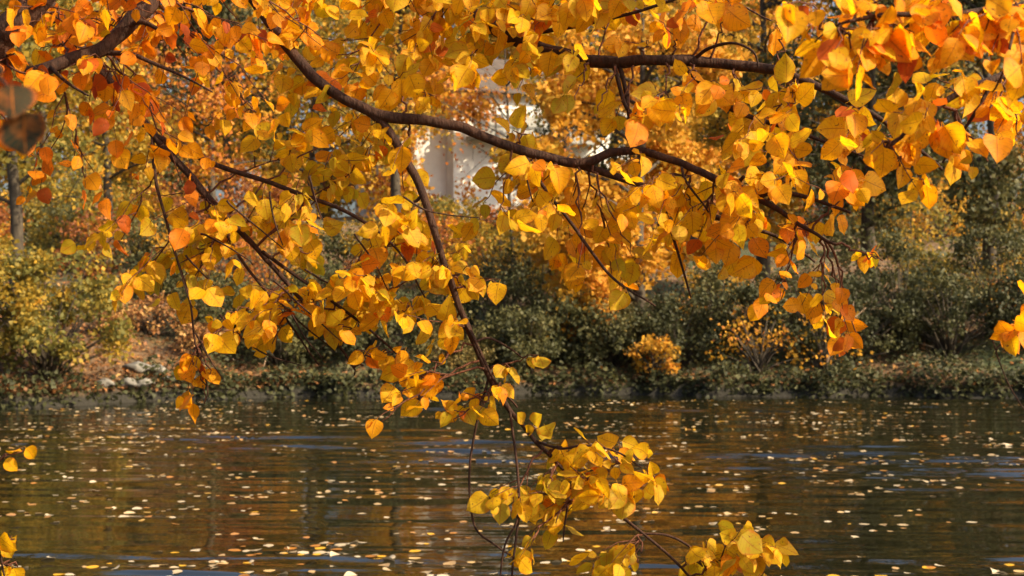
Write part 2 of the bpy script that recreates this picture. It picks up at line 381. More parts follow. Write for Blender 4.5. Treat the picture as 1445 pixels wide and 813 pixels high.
# main limb running right across the view, and its two forks
b = Branch([root(5.6, .075), (-180, -560, 4.6, 25), (160, -260, 4.5, 16), (340, -20, 4.4, 9), (440, 100, 4.35, 8.2), (525, 160, 4.3, 8), (600, 175, 4.3, 8.5), (650, 185, 4.3, 8), (695, 202, 4.3, 7.8), (760, 220, 4.3, 7.5), (805, 229, 4.3, 7.5), (838, 226, 4.3, 7), (868, 213, 4.3, 6.3), (905, 211, 4.28, 6), (960, 228, 4.25, 6), (1000, 245, 4.2, 5.5), (1042, 264, 4.2, 5.5), (1075, 284, 4.15, 4.8), (1120, 308, 4.1, 3.6), (1180, 345, 4.0, 2.2)])
b.side([(808, 231, 4.3, 6), (850, 243, 4.32, 5.5), (900, 260, 4.35, 5), (940, 280, 4.4, 4.5), (1000, 303, 4.4, 4), (1045, 318, 4.4, 3.2), (1095, 332, 4.4, 2.4), (1150, 370, 4.4, 1.6)])
b.side([(1020, 254, 4.2, 3.5), (1040, 256, 4.18, 3.2), (1050, 249, 4.15, 2.6)])
b.side([(1068, 278, 4.15, 4.5), (1095, 271, 4.12, 4), (1140, 278, 4.1, 3.2), (1200, 300, 4.0, 2)])
b.side([(740, 218, 4.3, 3), (762, 255, 4.25, 2.6), (800, 310, 4.2, 2.4), (830, 350, 4.15, 2.3), (870, 398, 4.1, 2), (925, 432, 4.1, 1.2)])
b.side([(733, 215, 4.3, 2), (740, 240, 4.28, 1.6), (752, 285, 4.25, 1.2)])
b.side([(932, 276, 4.38, 2.8), (942, 310, 4.3, 2.5), (958, 365, 4.3, 2), (975, 420, 4.3, 1.3)])
b.side([(960, 228, 4.25, 2.5), (968, 255, 4.2, 2.0), (1000, 300, 4.2, 1.2)])
for (x, y, rx, ry, d, n, t) in ((750, 250, 25, 55, 4.3, 5, .33), (775, 262, 32, 35, 4.25, 4, .36), (735, 190, 22, 22, 4.3, 2, .30), (690, 318, 40, 14, 4.25, 2, .33), (765, 300, 40, 26, 4.2, 4, .35),
                             (950, 300, 75, 40, 4.3, 10, .40), (1010, 270, 60, 35, 4.2, 7, .42), (960, 350, 60, 28, 4.3, 8, .38), (880, 360, 26, 20, 4.2, 2, .38), (1040, 320, 40, 30, 4.3, 5, .40),
                             (805, 380, 30, 20, 4.2, 3, .52), (850, 410, 50, 25, 4.4, 3, .42), (900, 235, 40, 20, 4.3, 2, .38), (1110, 230, 70, 45, 4.1, 8, .45), (1180, 260, 70, 45, 4.0, 7, .46), (1020, 385, 50, 30, 4.3, 3, .40),
                             (1150, 340, 60, 40, 4.2, 5, .48), (560, 270, 30, 25, 4.4, 2, .35), (590, 135, 45, 22, 4.4, 5, .38), (540, 105, 50, 45, 4.4, 5, .38)):
    b.cluster(x, y, rx, ry, d, n, 0.078, t, 0.10, lo=0.3)
for (x, y, rx, ry, d, n, t) in ((1090, 425, 34, 22, 4.2, 3, .62), (1150, 440, 34, 22, 4.2, 4, .50), (1235, 372, 30, 16, 4.1, 2, .46), (1195, 492, 34, 14, 4.3, 3, .74), (1180, 455, 26, 22, 4.3, 2, .45)):
    b.cluster(x, y, rx, ry, d, n, 0.07, t, 0.11, lo=0.8)
b.build(treeA, 'long dark limb running right across the view with a fork')
# descending limb down to the water
b = Branch([('w', tuple(P(527, 161, 4.3)), .016), (545, 180, 4.3, 6.5), (566, 208, 4.28, 6), (582, 238, 4.27, 5.8), (597, 275, 4.25, 5.5), (606, 312, 4.22, 5.4), (620, 352, 4.2, 5.2), (633, 392, 4.2, 5), (650, 440, 4.2, 4.8), (667, 482, 4.2, 4.6), (690, 532, 4.2, 4.4), (720, 580, 4.2, 3.6), (757, 622, 4.2, 3.2), (800, 665, 4.2, 3.1), (850, 706, 4.15, 2.7), (900, 748, 4.1, 2.2), (946, 786, 4.1, 1.9), (975, 815, 4.1, 1.7), (1020, 870, 4.1, 1.5)], amp=0.008)
b.side([(655, 450, 4.2, 2.5), (668, 475, 4.18, 2.4), (700, 540, 4.15, 2), (730, 575, 4.1, 1.5)])
b.side([(668, 484, 4.2, 2), (690, 477, 4.2, 1.8), (720, 490, 4.2, 1.5), (740, 505, 4.2, 1)])
b.side([(757, 622, 4.2, 2.2), (790, 632, 4.15, 1.9), (825, 628, 4.12, 1.8), (870, 638, 4.1, 1.5), (905, 660, 4.1, 1)])
b.side([(808, 672, 4.2, 1.8), (803, 700, 4.15, 1.6), (798, 740, 4.1, 1.4), (795, 765, 4.1, .9)])
b.side([(720, 580, 4.2, 2), (728, 640, 4.1, 2.1), (733, 700, 4.05, 2.0), (728, 760, 4.0, 1.9), (722, 840, 4.0, 1.5)])
b.side([(733, 700, 4.05, 1.8), (728, 735, 4.0, 1.7), (712, 770, 4.0, 1.6), (706, 830, 4.0, 1.3)])
b.side([(690, 532, 4.2, 2), (665, 640, 4.2, 1.7), (668, 735, 4.15, 1.6), (700, 770, 4.1, 1.4), (745, 800, 4.1, 1)])
b.side([(905, 752, 4.1, 2), (940, 755, 4.1, 2), (968, 770, 4.1, 1.9), (988, 790, 4.1, 1.7), (1000, 825, 4.1, 1.4)])
b.side([(600, 270, 4.25, 3), (585, 285, 4.25, 2.2), (570, 280, 4.25, 1.3)])
for (x, y, rx, ry, d, n, t) in ((760, 615, 18, 18, 4.15, 1, .28), (790, 640, 20, 18, 4.15, 1, .32), (860, 655, 40, 32, 4.1, 6, .38), (905, 680, 26, 26, 4.1, 3, .36), (820, 680, 30, 22, 4.1, 3, .35), (865, 705, 35, 25, 4.1, 4, .36),
                             (760, 700, 26, 28, 4.05, 4, .32), (715, 715, 26, 16, 4.05, 3, .38), (775, 745, 24, 16, 4.05, 2, .33), (725, 795, 20, 18, 4.0, 2, .34), (790, 715, 22, 18, 4.1, 2, .34),
                             (1050, 780, 38, 24, 4.05, 7, .34), (995, 790, 26, 22, 4.05, 3, .33), (1085, 775, 26, 22, 4.05, 3, .36), (1040, 850, 80, 30, 4.05, 6, .36), (880, 800, 50, 20, 4.05, 3, .36)):
    b.cluster(x, y-4, rx*1.1, ry*1.1, d, int(n*1.6+.5), 0.074, t-.07, 0.07, dd=0.15, lo=0.35)
for (x, y, rx, ry, d, n, t) in ((575, 560, 42, 32, 4.15, 8, .52), (590, 530, 30, 22, 4.1, 3, .45), (628, 480, 8, 8, 4.1, 1, .6), (660, 575, 38, 20, 4.15, 5, .36), (690, 555, 25, 14, 4.1, 2, .38), (530, 605, 8, 8, 4.1, 1, .62), (635, 600, 18, 14, 4.15, 2, .32),
                             (755, 510, 16, 14, 4.1, 1, .18), (715, 525, 14, 10, 4.1, 1, .18)):
    b.cluster(x, y, rx, ry, d, n, 0.066, t, 0.10, dd=0.15, lo=0.25)
for (x, y, rx, ry, d, n, t) in ((640, 400, 45, 35, 4.25, 4, .35), (600, 470, 50, 30, 4.2, 4, .38), (690, 400, 40, 30, 4.2, 2, .38)):
    b.cluster(x, y, rx, ry, d, n, 0.07, t, 0.10)
b.build(treeA, 'slim dark limb descending to the water')
# drooping limb behind the left half, thick with golden leaves
b = Branch([root(4.6, .055), (-330, -420, 4.7, 20), (-60, -150, 4.6, 13), (110, 60, 4.6, 8), (215, 190, 4.55, 6), (300, 285, 4.5, 4.6), (370, 355, 4.45, 3.6), (425, 420, 4.4, 2.8), (475, 490, 4.4, 2), (500, 530, 4.4, 1.2)])
b.side([(215, 190, 4.55, 5), (300, 230, 4.5, 4), (400, 265, 4.45, 3.5), (490, 300, 4.4, 3), (560, 350, 4.35, 2), (600, 420, 4.3, 1.2)])
b.side([(300, 285, 4.5, 3), (330, 350, 4.45, 2.4), (390, 430, 4.4, 2), (450, 515, 4.4, 1.2)])
b.side([(370, 355, 4.45, 3), (440, 405, 4.4, 2.6), (510, 455, 4.35, 2.2), (560, 500, 4.3, 1.4)])
b.side([(215, 190, 4.55, 3), (225, 280, 4.5, 2.4), (262, 400, 4.4, 1.7), (275, 480, 4.35, 1.5), (292, 545, 4.3, 1.1), (290, 565, 4.3, .8)])
for q in ([(385, 396), (430, 436), (482, 482)], [(392, 424), (430, 460), (472, 494)], [(412, 444), (430, 475), (454, 506)], [(310, 444), (355, 487), (385, 503), (425, 516)], [(276, 470), (294, 505), (316, 538)], [(320, 283), (360, 317), (402, 353)], [(381, 270), (388, 310), (399, 346)],
          [(437, 248), (446, 280), (456, 310)], [(283, 330), (320, 350), (357, 374)], [(238, 333), (255, 380), (272, 434)], [(262, 360), (285, 385), (310, 410)], [(568, 278), (590, 292), (608, 299), (640, 304), (676, 307)], [(500, 330), (530, 372), (548, 410)], [(430, 380), (470, 402), (520, 410)]):
    dq = rng.uniform(4.15, 4.35); b.side([(x, y, dq, 1.7-.9*i/(len(q)-1)) for i, (x, y) in enumerate(q)], 5)
for (x, y, rx, ry, d, n, t) in ((560, 330, 70, 45, 4.35, 14, .36), (620, 360, 45, 45, 4.3, 8, .36), (530, 380, 60, 45, 4.35, 9, .38), (440, 430, 70, 42, 4.4, 11, .42), (500, 425, 60, 40, 4.4, 9, .40), (380, 440, 60, 36, 4.4, 8, .44),
                             (330, 470, 35, 22, 4.35, 4, .46), (375, 485, 26, 26, 4.35, 4, .50), (540, 500, 40, 20, 4.3, 3, .5), (560, 430, 50, 30, 4.3, 6, .38),
                             (300, 350, 70, 50, 4.5, 10, .36), (380, 300, 75, 45, 4.5, 10, .34), (470, 255, 75, 45, 4.5, 11, .32), (525, 215, 40, 40, 4.5, 6, .32), (250, 400, 55, 40, 4.5, 6, .38), (185, 410, 35, 18, 4.5, 3, .45),
                             (420, 350, 60, 40, 4.5, 6, .38), (270, 300, 80, 45, 4.5, 6, .44), (380, 215, 90, 45, 4.6, 7, .42), (480, 170, 80, 40, 4.6, 7, .40), (150, 330, 60, 50, 4.6, 4, .46), (480, 470, 40, 25, 4.3, 3, .45)):
    b.cluster(x, y, rx, ry, d, n, 0.072, t-.06, 0.10, lo=0.4)
for (x, y, rx, ry, d, n, t) in ((265, 525, 14, 16, 4.3, 2, .56), (292, 532, 12, 16, 4.3, 2, .54), (282, 575, 18, 12, 4.3, 2, .54)):
    b.cluster(x, y, rx, ry, d, n, 0.07, t, 0.06, dd=0.06, stem=(278, 488, 4.34))
b.build(treeA, 'drooping limb behind the left half, thick with golden leaves')
# upper limb with dark straight arm, centre right
b = Branch([root(6.4, .065), (-80, -760, 4.9, 22), (300, -330, 4.8, 17), (560, -60, 4.7, 13), (720, 50, 4.6, 10.5), (810, 82, 4.5, 9.5), (870, 86, 4.45, 8.5), (930, 85, 4.4, 8), (1000, 89, 4.4, 8), (1085, 96, 4.35, 7.3), (1130, 112, 4.3, 6), (1185, 138, 4.25, 5), (1260, 180, 4.2, 3.5), (1330, 240, 4.2, 2)])
b.side([(866, 88, 4.45, 4), (872, 112, 4.42, 3.5), (883, 150, 4.4, 3), (900, 165, 4.38, 2)])
b.side([(872, 88, 4.45, 4), (882, 130, 4.42, 3.3), (888, 175, 4.4, 2.5), (890, 208, 4.4, 1.8)])
b.side([(960, 88, 4.4, 3.5), (1016, 143, 4.3, 4), (1060, 165, 4.28, 4), (1115, 182, 4.25, 3.5), (1165, 202, 4.2, 2.6), (1230, 225, 4.2, 1.6)])
b.side([(980, 82, 4.4, 3), (1000, 68, 4.35, 2.5), (1035, 60, 4.3, 2), (1062, 72, 4.3, 1.6), (1070, 95, 4.3, 1)])
b.side([(720, 50, 4.6, 4), (800, 40, 4.5, 3), (900, 15, 4.4, 2.4), (1000, -10, 4.35, 2), (1090, 30, 4.3, 1)])
for (x, y, rx, ry, d, n, t) in ((805, 145, 20, 16, 4.3, 1, .30), (838, 160, 16, 16, 4.3, 1, .34), (880, 170, 28, 16, 4.3, 2, .40), (930, 165, 40, 20, 4.25, 4, .36), (980, 130, 40, 16, 4.3, 4, .42), (950, 40, 30, 26, 4.35, 3, .68), (905, 60, 30, 20, 4.4, 1, .40),
                             (1010, 10, 60, 16, 4.3, 4, .60), (1100, 45, 20, 14, 4.3, 1, .74), (1100, 140, 60, 30, 4.25, 6, .38), (1060, 195, 55, 28, 4.25, 5, .38), (1190, 180, 60, 35, 4.2, 6, .42), (1250, 215, 50, 30, 4.2, 4, .45), (1020, 160, 40, 22, 4.3, 3, .36)):
    b.cluster(x, y, rx, ry, d, n, 0.088, t, 0.09, lo=0.3)
for (x, y, rx, ry, d, n, t) in ((620, 15, 95, 50, 4.6, 19, .36), (740, 15, 95, 45, 4.5, 19, .32), (850, 5, 80, 40, 4.5, 14, .32), (530, 10, 80, 40, 4.7, 12, .40), (690, -30, 200, 40, 4.8, 16, .36), (390, 5, 70, 40, 4.7, 9, .44), (560, 60, 80, 45, 4.6, 9, .38), (720, 100, 80, 40, 4.5, 8, .32), (640, 90, 60, 35, 4.5, 5, .36), (800, 80, 45, 25, 4.4, 4, .32), (460, 110, 80, 50, 4.6, 7, .42),
                             (500, -200, 200, 90, 4.7, 8, .4), (750, -120, 200, 70, 4.6, 8, .4), (1000, -90, 160, 60, 4.4, 7, .45)):
    b.cluster(x, y, rx, ry, d, n, 0.08, t, 0.10)
b.build(treeA, 'upper limb with a dark straight arm right of centre')
# low outer branch whose last leaves show at the lower left edge
b = Branch([root(2.0, .03), ('w', (-2.5, 4.2, 2.0), .014), (-160, 600, 4.0, 4), (-60, 690, 3.9, 3), (-10, 760, 3.9, 2), (10, 830, 3.9, 1.2)])
for (x, y, rx, ry, d, n, t) in ((12, 765, 18, 16, 3.9, 2, .42), (18, 800, 16, 14, 3.9, 2, .38), (-40, 720, 40, 30, 3.9, 3, .42), (5, 845, 30, 20, 3.9, 2, .40)):
    b.cluster(x, y, rx, ry, d, n, 0.07, t, 0.08, dd=0.1, lo=0.4)
b.cluster(32, 640, 12, 10, 3.95, 1, 0.072, .42, 0.06, dd=0.05, lo=0.3)
b.build(treeA)
# branch reaching close to the camera: a few leaves coloured dark as if in shade, out of focus
b = Branch([root(3.4, .03), ('w', (-1.9, 3.0, 3.0), .014), ('w', (-0.95, 1.5, 2.45), .008), (-60, 60, 1.33, 5), (0, 108, 1.31, 3), (30, 148, 1.31, 2), (60, 200, 1.3, 1)], amp=0.004)
o = b.build(treeA, 'thin branch near the viewer with dark out of focus leaves')
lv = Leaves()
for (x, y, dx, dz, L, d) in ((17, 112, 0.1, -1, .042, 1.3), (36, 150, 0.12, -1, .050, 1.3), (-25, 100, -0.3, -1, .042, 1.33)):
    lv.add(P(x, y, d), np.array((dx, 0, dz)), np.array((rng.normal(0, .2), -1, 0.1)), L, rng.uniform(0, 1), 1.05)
link('foliage', lv.mesh('foliage'), MAT['shaded_leaf'], o)
# upper crown, above the view
for z, ex in ((7.0, (-0.5, 6.5, 8.8)), (6.2, (-5.6, 5.5, 8.0)), (7.8, (-3.5, 3.0, 9.6)), (5.0, (-5.2, 3.6, 6.6)), (8.4, (-1.5, 5.0, 10.2))):
    a = np.array(tz(z)[1]); e = np.array(ex, float); mid = (a+e)/2 + np.array((0, 0, 0.35))
    b = Branch([('w', tuple(a), .05), ('w', tuple(mid), .03), ('w', tuple(e), .006)])
    for k in range(34):
        f = rng.uniform(0.3, 1); s0 = b.c[int(f*(len(b.c)-1)), :3]
        b.twig(s0, s0 + rng.normal(0, 0.42, 3) + np.array((0, 0, -0.15)), leaf=0.08, tint=.4, step=0.05)
    b.build(treeA)

# ------------------------------------------------------------------ second overhanging tree, right
TB = (2.9, 3.4)
treeB = thing('overhanging_tree', (TB[0], TB[1], ground_z(*TB)), 'orange leaved tree on the near bank whose large close leaves fill the upper right corner', 'tree')
tk = Tubes()
tpB = wobble(spline([(2.9, 3.4, ground_z(*TB)-0.2, .2), (2.85, 3.4, 1.2, .15), (2.75, 3.35, 2.6, .13), (2.7, 3.3, 4.2, .10), (2.6, 3.3, 6.0, .05), (2.55, 3.3, 7.0, .02)], 6), 0.03, 1.0)
tk.add(tpB[:, :3], tpB[:, 3], 12); link('trunk', tk.mesh('trunk'), MAT['bark'], treeB)
def rootB(z, r): k = int(np.argmin(np.abs(tpB[:, 2]-z))); return ('w', tuple(tpB[k, :3]), r)
b = Branch([rootB(3.4, .04), ('w', (1.9, 2.9, 3.3), .022), (1560, -40, 2.7, 9), (1445, 8, 2.6, 5.5), (1380, 18, 2.55, 4.6), (1300, 20, 2.5, 4), (1215, 28, 2.5, 3), (1180, 38, 2.5, 2), (1150, 60, 2.5, 1.2)])
b.side([(1445, 8, 2.6, 3), (1430, 45, 2.55, 2.6), (1420, 90, 2.5, 2), (1400, 130, 2.5, 1.4)])
for (x, y, rx, ry, d, n, t) in ((1190, 60, 45, 30, 2.5, 5, .52), (1250, 60, 50, 32, 2.5, 6, .52), (1310, 40, 45, 25, 2.55, 4, .56), (1380, 50, 55, 30, 2.6, 7, .60), (1425, 30, 40, 30, 2.6, 5, .62), (1210, 5, 50, 18, 2.55, 4, .55), (1140, 20, 40, 22, 2.5, 3, .52), (1300, 0, 60, 20, 2.6, 5, .58),
                             (1230, 105, 50, 22, 2.6, 4, .50), (1430, 90, 35, 28, 2.6, 3, .6), (1330, 90, 40, 22, 2.6, 2, .54)):
    b.cluster(x, y, rx, ry, d, int(n*1.3), 0.064, t-.04, 0.11, dd=0.22, step=0.040)
b.build(treeB, 'horizontal twig with large orange leaves at top right')
b = Branch([rootB(2.7, .035), ('w', (2.0, 3.2, 2.75), .02), (1600, 30, 3.2, 9), (1480, 80, 3.1, 6), (1400, 115, 3.0, 5), (1330, 150, 3.0, 4), (1270, 190, 3.0, 3), (1220, 240, 3.0, 1.8)])
b.side([(1400, 115, 3.0, 3), (1370, 170, 3.0, 2.4), (1330, 230, 3.0, 1.4)])
for (x, y, rx, ry, d, n, t) in ((1290, 150, 50, 28, 3.0, 5, .45), (1350, 130, 45, 30, 3.0, 5, .42), (1400, 140, 45, 30, 3.05, 4, .55), (1240, 200, 45, 28, 3.0, 4, .42), (1330, 205, 50, 30, 3.0, 3, .45), (1420, 190, 45, 25, 3.1, 3, .52), (1290, 260, 40, 25, 3.0, 2, .42), (1380, 230, 40, 20, 3.0, 2, .45)):
    b.cluster(x, y, rx, ry, d, int(n*1.2), 0.066, t, 0.11, dd=0.22, step=0.042)
b.build(treeB)
b = Branch([rootB(2.2, .02), ('w', (2.0, 3.3, 2.2), .012), (1640, 380, 3.2, 4), (1520, 420, 3.2, 3), (1450, 462, 3.2, 2), (1405, 500, 3.2, 1)])
for (x, y, rx, ry, d, n, t) in ((1420, 478, 18, 12, 3.2, 2, .62), (1440, 470, 20, 14, 3.2, 2, .62), (1480, 440, 40, 25, 3.2, 3, .6)):
    b.cluster(x, y, rx, ry, d, n, 0.06, t, 0.06, dd=0.08, lo=0.4)
b.side([(1400, 480, 3.2, 1.0), (1410, 510, 3.2, .9), (1430, 555, 3.2, .8), (1470, 610, 3.2, .6)])
b.build(treeB)
for z, ex in ((5.5, (1.0, 5.0, 7.0)), (6.0, (4.2, 3.8, 7.2)), (4.8, (3.6, 1.6, 6.0))):
    a = np.array(rootB(z, 0)[1]); e = np.array(ex, float)
    b = Branch([('w', tuple(a), .035), ('w', tuple((a+e)/2+np.array((0, 0, .3))), .02), ('w', tuple(e), .005)])
    for k in range(28):
        f = rng.uniform(0.3, 1); s0 = b.c[int(f*(len(b.c)-1)), :3]
        b.twig(s0, s0 + rng.normal(0, 0.4, 3) + np.array((0, 0, -0.15)), leaf=0.08, tint=.55, step=0.05)
    b.build(treeB)

# ------------------------------------------------------------------ trees and shrubs on the far bank
def foliage(centers, radii, per, size, tint, tsd, mat, name='crown', parent=None, flat=0.8, tpl=RH):
    """leaf clumps: per leaves round each centre"""
    cs = np.repeat(centers, per, 0); rr = np.repeat(radii, per); N = len(cs)
    off = rv(N)*(rng.uniform(0, 1, N)**0.5)[:, None]*rr[:, None]; off[:, 2] *= flat
    p = cs+off; d = rv(N)+np.array((0, 0, -0.5)); n = rv(N)+np.array((0, -0.2, 0.7))
    ct = np.repeat(rng.normal(tint, tsd, len(centers)), per); t = ct + rng.normal(0, tsd*0.8, N)
    me = leaf_mesh(name, p, d, n, size*rng.uniform(.6, 1.3, N), t, rng.uniform(.7, 1.2, N), tpl=tpl, curl=0.25)
    return link(name, me, mat, parent)
def far_tree(px, y, h, cr, label, name='broadleaf_tree', clumps=90, per=70, size=0.16, tint=.4, tsd=.12, mat='far_gold', base=0.28, clr=0.75, group='trees on the far bank', lean=0.0, cat='tree', trunk_r=None):
    x = (px-W/2)/F*y; z0 = ground_z(x, y)
    root_ = thing(name, (x, y, z0), label, cat, group)
    tr = trunk_r or h*0.016
    T = Tubes(); top = np.array((x+lean*h, y, z0+h*0.95))
    c = wobble(spline([(x, y, z0-0.2, tr*1.3), (x+lean*h*.2, y, z0+h*.3, tr), (x+lean*h*.6, y, z0+h*.65, tr*.6), (*top, tr*.12)], 6), h*0.02, 0.3)
    T.add(c[:, :3], c[:, 3], 8)
    cen = []
    ends = []
    for i in range(16):
        f = rng.uniform(base, 0.9); a = c[int(f*(len(c)-1)), :3]; an = rng.uniform(0, 6.28)
        rad = cr*math.sin(math.pi*min(1, 0.18+0.78*(f-base)/(1-base)))*rng.uniform(.7, 1.05)
        e = a+np.array((math.cos(an)*rad, math.sin(an)*rad*.9, rad*rng.uniform(.15, .55)))
        q = wobble(spline([(*a, tr*.4), (*((a+e)/2+np.array((0, 0, rad*.08))), tr*.25), (*e, tr*.06)], 4), rad*.05, .6)
        T.add(q[:, :3], q[:, 3], 5); ends.append(q[:, :3])
        for j in range(2):
            g = q[rng.integers(3, len(q)-1), :3]; e2 = g+rng.normal(0, rad*.3, 3)+np.array((0, 0, rad*.1))
            T.add([g, (g+e2)/2+rng.normal(0, rad*.03, 3), e2], [tr*.15, tr*.1, tr*.03], 4); ends.append(np.array([g, e2]))
    while len(cen) < clumps:
        q = ends[rng.integers(len(ends))]; g = q[rng.integers(len(q)//2, len(q))]; cen.append(g+rng.normal(0, clr*.45, 3))
    link('trunk', T.mesh('trunk'), MAT['far_bark'], root_)
    foliage(np.array(cen), rng.uniform(.5, 1.2, clumps)*clr, per, size, tint, tsd, MAT[mat], 'crown', root_)
    return root_
def shrub(px, y, h, wdt, label, name='shrub', clumps=26, per=90, size=0.10, tint=.4, tsd=.13, mat='far_green', group='shrubs along the far bank', clr=None):
    x = (px-W/2)/F*y; z0 = ground_z(x, y)
    r = thing(name, (x, y, z0), label, 'shrub', group)
    T = Tubes(); cen = []
    for i in range(clumps):
        an = rng.uniform(0, 6.28); q = rng.uniform(0, 1)**.5; hz = rng.uniform(.15, 1)
        rr = q*wdt*.5*math.sqrt(max(.1, 1-(hz-.25)**2*1.3)); e = np.array((x+math.cos(an)*rr, y+math.sin(an)*rr*.8, z0+hz*h*.9))
        cen.append(e); mid = np.array((x+math.cos(an)*rr*.4, y+math.sin(an)*rr*.3, z0+hz*h*.45))
        T.add([(x+rng.normal(0, .08), y+rng.normal(0, .08), z0-.1), mid, e], [.025, .016, .005], 4)
    link('stems', T.mesh('stems'), MAT['far_bark'], r)
    foliage(np.array(cen), rng.uniform(.6, 1.2, clumps)*(clr or min(h, wdt)*.22), per, size, tint, tsd, MAT[mat], 'foliage', r)
    return r

ORD = 'first second third fourth fifth sixth seventh eighth ninth tenth eleventh twelfth thirteenth fourteenth fifteenth sixteenth seventeenth eighteenth nineteenth twentieth'.split()
# front rank
far_tree(905, 36, 9.5, 3.4, 'bright golden tree right of centre on the far bank, crown reaching low', clumps=230, per=85, size=.17, tint=.5, tsd=.08, base=.12, clr=.62)
far_tree(815, 35, 4.2, 1.6, 'small golden tree beside the bright golden tree, below the crossing limb', clumps=60, per=80, size=.15, tint=.48, tsd=.08, base=.15, clr=.45)
far_tree(728, 41, 9.0, 3.0, 'sparse nearly bare tree with dark branches in front of the pale house', clumps=30, per=13, size=.14, tint=.8, tsd=.1, base=.3, clr=.7, trunk_r=.06, lean=-.03)
shrub(70, 29.6, 2.9, 3.6, 'large olive yellow shrub at the left end of the far shore', clumps=70, per=90, size=.11, tint=.10, tsd=.12, mat='far_gold', clr=.42)
shrub(-60, 29.4, 3.4, 3.4, 'dull yellow shrub cut by the left edge of the view', clumps=60, per=90, size=.12, tint=.18, tsd=.10, mat='far_gold', clr=.42)
shrub(640, 33.4, 1.5, 2.0, 'rounded light olive green shrub near the centre of the far shore', clumps=34, per=110, size=.08, tint=.78, tsd=.06, clr=.34)
shrub(925, 33.2, .9, 1.3, 'low golden shrub at the waterline under the golden tree', clumps=16, per=50, size=.10, tint=.55, tsd=.08, mat='far_gold', clr=.28)
far_tree(300, 45, 8.0, 2.6, 'thin brown leaved tree on the slope left of the house', clumps=60, per=40, size=.15, tint=.75, tsd=.14, base=.25, clr=.8)
far_tree(150, 43, 8.5, 2.8, 'olive yellow tree on the slope at the left', clumps=80, per=60, size=.16, tint=.3, tsd=.12, base=.2, clr=.8)
far_tree(20, 40, 10, 3.0, 'grey green tree behind the left shrub, cut by the left edge', clumps=90, per=70, size=.16, tint=.12, tsd=.12, base=.2, clr=.85)
far_tree(440, 47, 10, 3.0, 'olive and brown tree left of the descending limb', clumps=90, per=50, size=.16, tint=.22, tsd=.18, base=.3, clr=.8)
far_tree(560, 50, 11.5, 3.0, 'olive tree with dark trunk left of the pale house', clumps=80, per=44, size=.17, tint=.25, tsd=.16, base=.45, clr=.85)
far_tree(1080, 44, 12, 3.6, 'tall olive gold tree behind the bright golden tree', clumps=130, per=70, size=.18, tint=.36, tsd=.12, base=.2, clr=.9)
far_tree(1230, 42, 11, 3.4, 'dark green tree on the right of the far slope', clumps=120, per=75, size=.17, tint=.4, tsd=.14, mat='far_green', base=.15, clr=.9)
far_tree(1400, 40, 11, 3.6, 'dark olive tree near the right edge of the far slope', clumps=120, per=75, size=.17, tint=.5, tsd=.16, mat='far_green', base=.15, clr=.9)
far_tree(985, 56, 13, 3.6, 'orange gold tree high on the slope behind the dark straight arm', clumps=110, per=60, size=.2, tint=.5, tsd=.12, base=.3, clr=1.0)
far_tree(800, 64, 13, 3.0, 'olive tree rising beside the right end of the house', clumps=80, per=50, size=.2, tint=.2, tsd=.15, base=.5, clr=1.0)
# back rank, one mass of trunks and crowns up the slope
k = 0
for px in range(-160, 1640, 105):
    y = 96 + (k*37 % 23); tint = (.18, .40, .26, .52)[k % 4]
    lab = ('tall grey green', 'tall olive yellow', 'tall dull olive', 'tall golden')[k % 4] + ' back rank tree on the slope, ' + ORD[k] + ' from left'
    far_tree(px+rng.uniform(-20, 20), y, 25+rng.uniform(-2, 3), 5.6, lab, clumps=190, per=64, size=.38, tint=tint, tsd=.13, base=.1, clr=1.8, group='trees in the back rank')
    k += 1
k = 0
for px in list(range(60, 590, 130)) + list(range(870, 1560, 120)):
    y = 70 + (k*29 % 15)
    lab = ('olive', 'brown orange', 'dark green')[k % 3] + ' crowned mid slope tree, ' + (ORD[k] + ' from the left edge' if px < 600 else ORD[k-5] + ' right of the house')
    far_tree(px, y, 14+rng.uniform(-2, 2), 4.0, lab, clumps=135, per=62, size=.28, tint=(.22, .62, .35)[k % 3], tsd=.14, mat=('far_gold', 'far_gold', 'far_green')[k % 3], base=.08, clr=1.3, group='trees half way up the slope')
    k += 1
for (px, y, h, wd, t, mt, lab) in ((640, 58, 2.6, 3.4, .15, 'far_gold', 'olive hedge bush on the slope below the pale house'), (720, 56, 2.4, 3.4, .9, 'far_gold', 'brown hedge bush on the slope below the pale house'), (790, 60, 3.4, 3.8, .25, 'far_green', 'dark green hedge bush below the grey balcony'),
      (610, 46, 2.6, 3.2, .85, 'far_gold', 'rust brown bush midway up the slope in front of the house'), (690, 44, 2.4, 3.0, .3, 'far_gold', 'yellow olive bush midway up the slope in front of the house'), (760, 47, 2.8, 3.2, .45, 'far_green', 'green bush midway up the slope in front of the house'), (545, 43, 2.4, 3.0, .2, 'far_gold', 'dull olive bush midway up the slope left of the house')):
    shrub(px, y, h, wd, lab, clumps=40, per=60, size=.13*y/45, tint=t, tsd=.13, mat=mt, clr=.6, group='bushes below the house')
